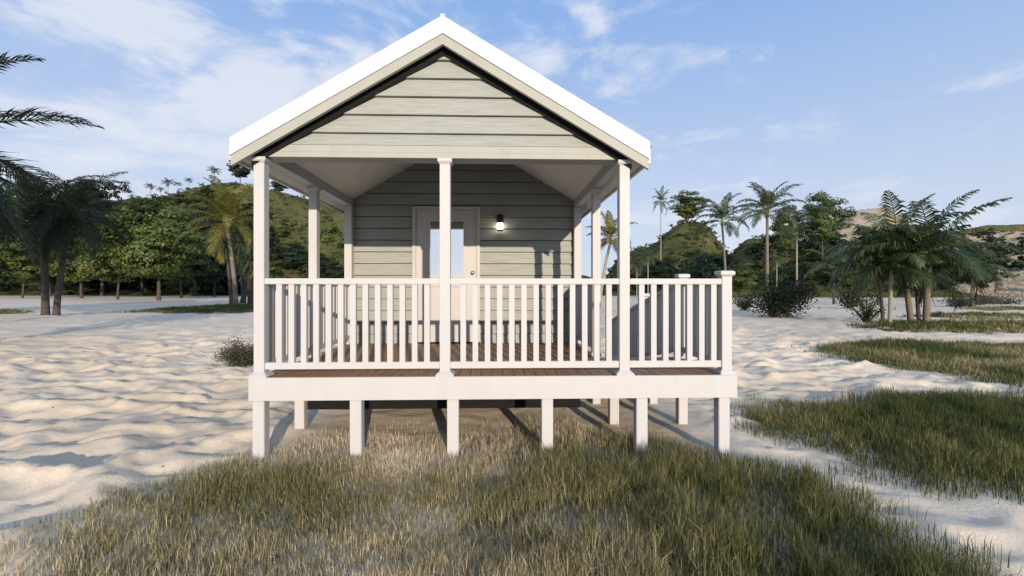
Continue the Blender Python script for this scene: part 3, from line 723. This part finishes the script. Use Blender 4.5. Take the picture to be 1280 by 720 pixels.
def palm(H, nf, fl, seed, lm, bk, lean=(0.0, 0.0), tr=0.16, ll=0.55, nl=44, el=(-0.35, 1.35), droop=(0.9, 1.7), shaft=True, lw=0.045, hang=0.5, vee=0.5):
    g = random.Random(seed); top = Vector((lean[0], lean[1], H)); q = MB(); pts = []; rad = []
    n = 16
    for i in range(n+1):
        t_ = i/n; pts.append((lean[0]*t_**1.6, lean[1]*t_**1.6, -0.5+(H+0.5)*t_)); rad.append(tr*(1.35-0.35*min(1, t_*6))*(1-0.25*t_)*(1.04 if i % 2 else 0.98))
    q.tube(pts, rad, 10)
    out_ = {'trunk': q.mesh('trunk', bk)}
    if shaft:
        c = MB(); c.tube([top-Vector((0,0,0.1)), top+Vector((0,0,fl*0.16)), top+Vector((0,0,fl*0.30))], [tr*0.95, tr*0.85, tr*0.35], 10); out_['crownshaft'] = c.mesh('crownshaft', M['shaft'])
    V = []; F = []; T = []
    for i in range(nf):
        u = i/(nf-1); e = el[0]+(el[1]-el[0])*u; az = i*2.39996+g.uniform(-0.25, 0.25)
        v, f, t_ = frond(fl*g.uniform(0.85, 1.1), az, e+g.uniform(-0.12, 0.12), g.uniform(*droop)*(1.15-0.35*u), nl, ll, lw, g, top+Vector((0, 0, fl*(0.20 if shaft else 0.03)*(0.5+u*0.6))), vee, hang, 0.02+tr*0.08)
        b0 = len(V); V += v; F += [tuple(b0+k for k in ff) for ff in f]; T += t_
    out_['crown'] = mesh_np('crown', V, F, [lm], tint=T); return out_
M['shaft'] = bark('crownshaft', (0.12, 0.15, 0.04), (0.26, 0.27, 0.09), (1, 1, 1), 2.0)
def place(name, parts, loc, rz=0.0, sc=1.0, label='', cat='tree', group=None, sz=None):
    r = empty(name, loc, label, cat, group); r.rotation_euler = (0, 0, rz); r.scale = (sc, sc, sz or sc)
    for k_, me_ in parts.items(): link(k_, me_, r)
    return r

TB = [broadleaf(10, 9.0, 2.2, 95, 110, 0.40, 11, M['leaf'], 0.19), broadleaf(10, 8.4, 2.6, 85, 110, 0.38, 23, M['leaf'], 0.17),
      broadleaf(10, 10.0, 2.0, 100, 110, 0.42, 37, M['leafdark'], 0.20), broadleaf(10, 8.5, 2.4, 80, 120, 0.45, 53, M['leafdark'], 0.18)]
def bt(k, px, dist, H, label, group=None, rz=0, hz2=None, wide=1.0, z=None):
    x, y, _ = P(px, dist); z_ = 0.0
    if hz2 is not None: z_ = float(hz2(px, dist))-0.25
    if z is not None: z_ = z
    r = place('broadleaf_tree', TB[k], (x, y, z_), rz, H/10*wide, label, 'tree', group, sz=H/10); return r
g1 = 'broad leafy trees along the foot of the left hill'
for a in [
 (0, 198.5, 61, 13.6, 'tallest full green tree with light bark on the sand left of the house', 0.3),
 (1, 147, 66, 10.5, 'medium green tree on the sand just left of the tallest front tree', 1.3),
 (0, 102, 74, 12.5, 'forked light green tree with pale trunk standing right of the two dark palm trunks', 2.2),
 (1, 28, 76, 10.5, 'small branching green tree near the left edge behind the dark palm trunks', 0.8),
 (1, 227, 75, 10.6, 'round green tree immediately right of the tallest front tree', 3.9),
 (2, 62, 88, 15.5, 'broad dark tree rising behind the dark palm trunks', 0.4),
 (2, 128, 92, 17.5, 'tall dark tree standing behind the forked pale trunked tree', 1.9),
 (3, 178, 96, 17, 'dark rounded tree just behind the tallest front tree, its top left of it', 2.6),
 (2, 243, 92, 17.5, 'dark leafy tree between the tallest front tree and the leaning palms', 5.1),
 (3, -6, 90, 17.5, 'large dark tree at the left edge of the wood', 4.1),
 (3, 268, 84, 9.5, 'low dark tree behind the leaning palm trunks', 0.9)]:
    bt(a[0], a[1], a[2], a[3], a[4], g1, a[5], wide=1.05)

# wooded lower slope reads as one mass
def forest(name, spots, label, lm, leaf=0.75, per=30, ncl=26):
    V = []; F = []; T = []; b0 = 0
    for i, (x, y, z, H, W) in enumerate(spots):
        c, nn, sz, tt, _ = crown_pts(H, W, H*0.12, ncl, per, leaf, 100+i)
        c[:,0] += x; c[:,1] += y; c[:,2] += z; tt = np.clip(tt*0.8+rng.uniform(-0.15, 0.3), 0, 1)
        v, f, t_ = cards(c, nn, sz, tt, 0.7); V.append(v); F.append(f+b0); T.append(t_); b0 += len(v)
    o = link(name, mesh_np(name, np.concatenate(V), np.concatenate(F), [lm], tint=np.concatenate(T))); tag(o, label, 'wood', kind='stuff')
g = random.Random(4); sp = []
for i in range(300):
    px = g.uniform(-330, 330); dd = g.uniform(100, 188) if px < 150 else g.uniform(100, 132)
    x, y, _ = P(px, dd); H = g.uniform(6, 10)*((1.25 if dd > 150 else 1) if px < 150 else 0.8); sp.append((x, y, float(hL(px, dd))-0.8, H, H*g.uniform(0.85, 1.2)))
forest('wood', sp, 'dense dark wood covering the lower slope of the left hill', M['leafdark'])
sp = []
for i in range(60):
    px = g.uniform(330, 620); dd = g.uniform(98, 150); x, y, _ = P(px, dd); H = g.uniform(3, 6.5); sp.append((x, y, float(hL(px, dd))-0.6, H, H*g.uniform(1.1, 1.5)))
forest('scrub', sp, 'olive scrub scattered on the hillside seen through the porch', M['leaf'], 0.6, 26, 20)
sp = []
for i in range(46):
    px = g.uniform(770, 1090); dd = g.uniform(82, 112); x, y, _ = P(px, dd); H = g.uniform(4.5, 8); zz_ = max(float(hA(px, dd)) if px < 940 else float(hB(px, dd)), 0); sp.append((x, y, zz_-0.8, H, H*g.uniform(1.0, 1.35)))
forest('thicket', sp, 'dark thicket along the foot of the right hills', M['leafdark'], 0.6, 30, 22)
sp = []
for i in range(48):
    px = g.uniform(1080, 1500); dd = g.uniform(80, 150); x, y, _ = P(px, dd); H = g.uniform(3.0, 6.5); sp.append((x, y, max(float(hD(px, dd)), float(hB(px, dd)) if px < 1280 else 0, 0)-0.8, H, H*g.uniform(1.1, 1.5)))
forest('thicket', sp, 'loose dark thicket on the sandy slope behind the right palms', M['leafdark'], 0.6, 30, 22)

# low scrub that roughens the open hillsides
def scrub_on(fn, px0, px1, d0, d1, n, label, lm, seed, hmin=0.5, hmax=1.8):
    g = random.Random(seed); sp = []
    for i in range(n):
        px = g.uniform(px0, px1); dd = g.uniform(d0, d1); z = float(fn(px, dd))
        if z < 0.8: continue
        x, y, _ = P(px, dd); H = g.uniform(hmin, hmax); sp.append((x, y, z-0.25, H, H*g.uniform(1.4, 2.6)))
    forest('scrub', sp, label, lm, 0.42, 9, 9)
sp = []; g = random.Random(9)
for i in range(150):
    px = g.uniform(140, 345); dd = g.uniform(125, 160 if px < 290 else 148); x, y, _ = P(px, dd); H = g.uniform(3.5, 5.6); sp.append((x, y, float(hL(px, dd))-0.7, H, H*g.uniform(1.0, 1.4)))
forest('wood', sp, 'dark trees thinning out towards the crest of the left hill', M['leafdark'], 0.6, 26, 22)
scrub_on(hL, 140, 620, 105, 189, 900, 'low scrub dotted over the open upper slope of the left hill', M['shrub'], 1)
scrub_on(hA, 760, 945, 98, 149, 420, 'low scrub on the round green hill right of the porch', M['shrub'], 2)
scrub_on(hB, 890, 1240, 80, 129, 420, 'low scrub on the green slope below the sandy dune', M['shrub'], 3)
scrub_on(hD, 1110, 1420, 90, 184, 200, 'scattered scrub on the sandy hill at far right', M['leafdark'], 4, 0.6, 2.2)
# trees on the hills
bt(3, 300, 186, 12.5, 'dark round tree on the hill crest just left of the porch roof corner', None, 0.2, hL, 0.95)
bt(2, 349, 184, 5.5, 'small dark tree on the crest seen between the left porch posts', None, 1.2, hL, 1.3)
bt(0, 858, 150, 11.5, 'single round dark tree on the top of the right green hill', None, 2.2, hA, 1.15)
bt(0, 1028, 88, 12.0, 'large light green tree on the slope in front of the sandy dune', None, 0.7, None, 0.85, z=Zat(318, 88))
bt(1, 983, 92, 11.5, 'green tree half hidden behind the slim palm on the right slope', None, 2.9, None, 0.8, z=Zat(330, 92))
bt(2, 826, 78, 7.0, 'dark bushy tree at the foot of the right green hill beside the porch', None, 1.0, None, 1.15, z=-0.4)
bt(1, 925, 76, 5.8, 'low light green tree just right of the deck corner post', None, 1.5, None, 1.3, z=-0.3)
bt(2, 1000, 84, 6.2, 'low dark tree behind the thin palm trunks on the right', None, 3.5, None, 1.4, z=-0.3)
bt(3, 394, 110, 8.5, 'dark leafy tree seen through the porch behind the second left post', None, 2.5, hL, 1.25)
bt(2, 364, 118, 8.2, 'dark tree on the hillside between the two left porch posts', None, 0.5, hL, 1.2)
bt(3, 419, 100, 7.6, 'dark leafy tree seen beside the porch wall corner', None, 4.5, hL, 1.1)
bt(3, 1146, 60, 4.4, 'small dark tree behind the near palm cluster', None, 4.5, None, 1.2, z=-0.1)
bt(2, 1215, 84, 8.0, 'dark spreading tree on the sandy slope right of the near palms', None, 2.5, None, 1.3, z=1.0)

# palms
PT = [palm(10, 20, 4.4, 3, M['palm'], M['palmbark'], ll=1.15, tr=0.19, lw=0.13, nl=34, el=(-0.15, 1.4), droop=(1.0, 1.9)),
      palm(10, 18, 4.2, 8, M['palm'], M['palmbark'], lean=(0.5, 0.2), ll=1.1, tr=0.17, lw=0.13, nl=34, el=(-0.15, 1.4), droop=(1.0, 1.9)),
      palm(10, 16, 2.8, 14, M['palm'], M['palebark'], ll=0.9, tr=0.14, lw=0.12, nl=20)]
def pt(k, px, dist, H, label, group=None, rz=0, z=0.0, hz2=None, fs=1.0):
    x, y, _ = P(px, dist)
    if hz2 is not None: z = float(hz2(px, dist))-0.3
    return place('palm_tree', PT[k], (x, y, z), rz, H/10*fs, label, 'palm tree', group, sz=H/10)
pt(0, 959, 56, 10.3, 'tallest slender palm on the right, standing behind the dark bush', None, 0.5)
pt(1, 908, 66, 10.6, 'slender palm second tallest on the right, rising behind the deck corner post', None, 2.5)
pt(2, 996, 62, 8.6, 'thin pale palm right of the tallest slender palm', None, 1.5)
pt(2, 971, 70, 5.5, 'short thin palm between the tallest palm and the thin pale palm', None, 3.5)
pt(2, 826, 112, 14.5, 'lone thin palm left of the round tree on the right hill', None, 0.2, z=Zat(330, 112), fs=0.62)
pt(2, 810, 64, 5.6, 'small palm just right of the right front porch post', None, 4.2)
pt(2, 796, 66, 4.6, 'smallest palm beside the right front porch post, at its edge', None, 5.4)
gr_ = 'palms on the crest of the left hill'
for px, top_y, lab in ((113, 226, 'leftmost crest palm on the left hill'), (137, 228, 'second palm from the left on the left hill crest'), (188, 231, 'low crest palm starting the dense row on the left hill'),
     (201, 236, 'shortest palm in the row on the left hill crest'), (210, 226, 'tall palm just right of the shortest crest palm'), (222, 228, 'palm near the middle right of the crest row'), (236, 226, 'last palm of the crest row before the leaning palms'),
     (268, 211, 'highest crest palm, alone beside the round tree near the roof corner'), (328, 222, 'small crest palm seen between the porch corner post and second post'), (376, 229, 'tiny crest palm seen just left of the second left porch post')):
    d_ = 182; zb_ = float(hL(px, d_))-0.3; Hh = Zat(top_y+3, d_)-zb_; pt(2, px, d_, max(Hh, 4), lab, gr_, px*0.7, hz2=hL, fs=min(1.9, 13.0/max(Hh, 4)))

# leaning palms with golden crown, and spiky yucca palms, just left of the porch
gold = palm(7.4, 26, 5.0, 21, M['palmgold'], M['palmbark'], lean=(-1.0, 0.3), tr=0.22, ll=1.25, lw=0.11, nl=38, el=(-0.3, 1.4), droop=(0.9, 1.8))
x, y, _ = P(295, 45); place('palm_tree', gold, (x, y, 0), 0, 1.0, 'leaning palm with golden green crown left of the porch corner post', 'palm tree')
def yucca(H, seed, heads=3):
    g = random.Random(seed); q = MB(); V = []; F = []; T = []
    for h in range(heads):
        a = g.uniform(0, 6.28); e = Vector((math.cos(a)*0.25*H*0.5, math.sin(a)*0.2*H*0.5, H*g.uniform(0.62, 1.0)))
        q.tube([(0.1*h,0,-0.3), (e.x*0.3, e.y*0.3, H*0.35), e], [0.26, 0.17, 0.11], 8)
        for i in range(90):
            th = g.uniform(-1.1, 1.45); az = g.uniform(0, 6.28); Lf = g.uniform(1.0, 1.6); dv = Vector((math.cos(az)*math.cos(th), math.sin(az)*math.cos(th), math.sin(th)))
            sd_ = Vector((-math.sin(az), math.cos(az), 0))*0.06; m_ = e+dv*Lf*0.55; t2 = e+dv*Lf+Vector((0,0,-0.35*Lf*math.cos(th))); k = len(V)
            V += [e-sd_*0.5, e+sd_*0.5, m_+sd_, m_-sd_, t2+sd_*0.1, t2-sd_*0.1]; F += [(k,k+1,k+2,k+3),(k+3,k+2,k+4,k+5)]; T += [g.uniform(0, 1)]*6
    return {'trunk': q.mesh('trunk', M['darkbark']), 'crown': mesh_np('crown', [tuple(p) for p in V], F, [M['palm']], tint=T)}
Y1 = yucca(6.4, 2, 3); Y2 = yucca(5.6, 6, 4)
for (mesh_, px, dd, rz, lab) in ((Y1, 289, 46, 0.4, 'spiky yucca with thin dark stems directly under the golden palm crown'), (Y2, 313, 44, 2.1, 'spiky yucca partly hidden behind the left front porch post'), (Y2, 305, 50, 4.1, 'yucca with splayed trunks between the leaning palm and the porch')):
    x, y, _ = P(px, dd); place('yucca', mesh_, (x, y, 0), rz, 1.0, lab, 'yucca')

# near palm cluster on the right
def areca(H, seed, lean=(0, 0), tr=0.11, fl=2.4, nf=13, bk='palmbark'):
    return palm(H, nf, fl*1.28, seed, M['palm'], M[bk], lean=lean, tr=tr, ll=0.9, lw=0.09, nl=32, el=(-0.05, 1.4), droop=(1.0, 2.2), hang=0.55, vee=0.3, shaft=False)
gc = 'palms of the near cluster on the right'
for (px, py, H, lean, tr, fl, sd_, bk, lab) in (
   (1157.5, 406, 3.05, (0.15, 0.0), 0.145, 2.75, 31, 'palmbark', 'stout ringed palm with the widest fronds, frontmost right trunk of the near cluster'),
   (1139, 403.5, 3.35, (-0.35, 0.3), 0.135, 2.6, 33, 'palmbark', 'stout palm leaning left, its fronds the highest of the near cluster'),
   (1112, 405.5, 2.5, (0.1, 0.0), 0.09, 2.0, 35, 'palebark', 'slim pale stemmed palm left of the stout trunks in the near cluster'),
   (1104, 404, 2.7, (-0.1, 0.2), 0.08, 2.1, 37, 'darkbark', 'slim dark stemmed palm directly beside the pale stemmed one'),
   (1149, 405, 2.4, (0.15, 0.4), 0.09, 2.3, 39, 'darkbark', 'narrow dark palm trunk tucked between the two stout trunks')):
    x, y, _ = G(px, py); place('palm_tree', areca(H, sd_, lean, tr, fl, 14, bk), (x, y, 0), 0.0, 1.0, lab, 'palm tree', gc)
x, y, _ = P(1215, 40); place('palm_tree', areca(3.6, 51, (0.2, 0), 0.16, 2.8), (x, y, 0), 0, 1.0, 'palm behind the near cluster with thick dark trunk, to its right', 'palm tree')
x, y, _ = P(1042, 46); place('palm_tree', areca(3.6, 53, (0.0, 0), 0.12, 2.6, bk='darkbark'), (x, y, 0), 0, 1.0, 'shaggy dark palm left of and behind the near cluster', 'palm tree')
x, y, _ = P(1098, 44); place('palm_tree', areca(4.2, 55, (0.0, 0), 0.14, 2.7, bk='darkbark'), (x, y, 0), 0, 1.0, 'dark palm hidden behind the left side of the near cluster', 'palm tree')

# palm with pale leaning trunk seen right of the porch through the posts
right_gold = palm(5.2, 18, 2.3, 61, M['palmgold'], M['palebark'], lean=(0.9, 0.1), tr=0.13, ll=0.62, lw=0.07, nl=40)
x, y, _ = P(749, 36); place('palm_tree', right_gold, (x, y, 0), 0, 1.0, 'yellow green palm with pale leaning trunk seen between the right porch posts', 'palm tree')

# dark palms on the left: two trunks standing close, crowns hanging into the picture
dark = palm(10.5, 20, 4.6, 71, M['palm'], M['darkbark'], lean=(-1.2, 0.2), tr=0.20, ll=0.95, lw=0.055, nl=54, el=(-0.95, 1.2), droop=(1.0, 1.8), shaft=False)
x, y, _ = G(57, 394.5); place('palm_tree', palm(6.6, 26, 3.9, 73, M['palmshade'], M['darkbark'], lean=(-0.3, 0.1), tr=0.19, ll=0.9, lw=0.055, nl=50, el=(-1.0, 1.2), shaft=False), (x, y, 0), 0, 1.0, 'dark shaded palm at left, left trunk of the close pair', 'palm tree')
x, y, _ = G(70, 394.5); place('palm_tree', palm(6.2, 24, 3.6, 75, M['palmshade'], M['darkbark'], lean=(0.9, 0.1), tr=0.17, ll=0.85, lw=0.055, nl=50, el=(-0.9, 1.2), shaft=False), (x, y, 0), 0, 1.0, 'dark shaded palm at left, right trunk leaning outward in the close pair', 'palm tree')
x, y, _ = P(-133, 11.5); near_left = palm(5.2, 32, 4.25, 77, M['palmshade'], M['darkbark'], lean=(0.2, 0.0), tr=0.17, ll=0.95, lw=0.065, nl=54, el=(-1.1, 1.3), droop=(0.8, 1.5), shaft=False, hang=0.3)
place('palm_tree', near_left, (x, y, 0), 0.3, 1.0, 'large near palm whose dark fronds hang in from the left edge', 'palm tree')

# shrubs
def shrub(W, H, n, leaf, seed, lm, stems=9):
    g = np.random.default_rng(seed); q = MB(); C_ = []; Nn = []
    for i in range(stems):
        a = g.uniform(0, 6.28); r = g.uniform(0.3, 1)*W/2; e = np.array([math.cos(a)*r, math.sin(a)*r, H*g.uniform(0.6, 1.0)*(1-0.35*(r/(W/2))**2)])
        q.tube([(0,0,-0.08), tuple(e*np.array([0.45,0.45,0.5])), tuple(e)], [0.03*H+0.006, 0.018*H+0.004, 0.006], 6)
        m_ = n//stems; t_ = g.uniform(0.25, 1.05, (m_, 1))
        c = e*t_*np.array([1,1,0.95])+g.normal(0, 0.10*W, (m_, 3))*np.array([1,1,0.6]); c[:,2] = np.abs(c[:,2]); C_.append(c); Nn.append(g.normal(0, 1, (m_, 3))+np.array([0,0,0.6]))
    c = np.concatenate(C_); v, f, t_ = cards(c, np.concatenate(Nn), leaf*g.uniform(0.6, 1.3, len(c)), np.clip(g.normal(0.5, 0.22, len(c)), 0, 1))
    return {'stems': q.mesh('stems', M['bark']), 'foliage': mesh_np('foliage', v, f, [lm], tint=t_)}
def sh(px, py, W, H, n, leaf, seed, lm, label, name='shrub', stems=9, group=None):
    x, y, _ = G(px, py); place(name, shrub(W, H, n, leaf, seed, M[lm], stems), (x, y, float(zground(x, y))), 0, 1, label, 'shrub', group)
sh(306, 456, 1.05, 0.62, 9000, 0.036, 1, 'heath', 'low grey green heathy shrub on the sand against the left end of the deck', stems=16)
sh(969, 397, 4.0, 2.5, 6500, 0.14, 2, 'leafdark', 'dark bush on the sand below the tallest right palm', stems=18)
sh(931, 388, 1.6, 1.0, 1300, 0.12, 3, 'shrub', 'small pale green shrub just right of the deck corner post', stems=12)
sh(1083, 403, 1.6, 1.7, 900, 0.10, 4, 'shrub', 'airy wispy shrub at the left foot of the near palm cluster', stems=14)
sh(1170, 397, 0.9, 0.35, 500, 0.07, 5, 'shrub', 'tiny bluish green plant behind the stout palm trunks', stems=9)
for i, (px, py, W, H, lab) in enumerate(((1200, 383.5, 3.0, 0.9, 'low dark heathy shrub, left one of the three beyond the near palms'), (1221, 381, 3.8, 1.1, 'low dark heathy shrub, middle one of the three beyond the near palms'), (1254, 380, 5.0, 0.75, 'long flat dark shrub, right one of the three beyond the near palms'))):
    sh(px, py, W, H, 1500, 0.14, 20+i, 'heath', lab, stems=16, group='dark shrubs on the far sand')
sh(1062, 386, 2.4, 2.2, 1500, 0.16, 31, 'leafdark', 'dark ferny bush left behind the near palm cluster', stems=12)
sh(870, 384, 3.0, 1.8, 1500, 0.16, 33, 'leafdark', 'dark bush seen above the front railing between post and corner', stems=12)

# tall trees standing beside the viewpoint; they shade the far left sand as in the photograph
SH = broadleaf(10, 8.5, 5.2, 60, 110, 0.40, 91, M['leaf'], 0.2)
for (x, y, H, rz, lab) in ((-12.5, 2.0, 12.0, 0.3, 'tall high crowned tree beside the viewpoint shading the far left sand'), (-20, 4.0, 13.0, 1.3, 'tallest high crowned tree left of the viewpoint'),
     (-29, 7.0, 12.5, 2.3, 'high crowned tree farthest left of the viewpoint')):
    place('broadleaf_tree', SH, (x, y, 0), rz, H/10, lab, 'tree', None, sz=H/10)

# leaf litter on the open sand
n = 420; px_ = rng.uniform(-9, 12, n); py_ = rng.uniform(2.4, 15, n); c = np.stack([px_, py_, zground(px_, py_)+0.008], -1)
v, f, t_ = cards(c, np.stack([rng.normal(0, 0.25, n), rng.normal(0, 0.25, n), np.ones(n)], -1), rng.uniform(0.015, 0.05, n), rng.uniform(0, 1, n), 0.45)
M['litter'] = leafmat('dry_leaf', (0.05, 0.035, 0.02), (0.13, 0.08, 0.04), (0.30, 0.20, 0.10), 0.1, 0.9)
tag(link('leaf_litter', mesh_np('leaf_litter', v, f, [M['litter']], tint=t_)), 'small dry leaves scattered over the open sand', 'leaf litter', kind='stuff')
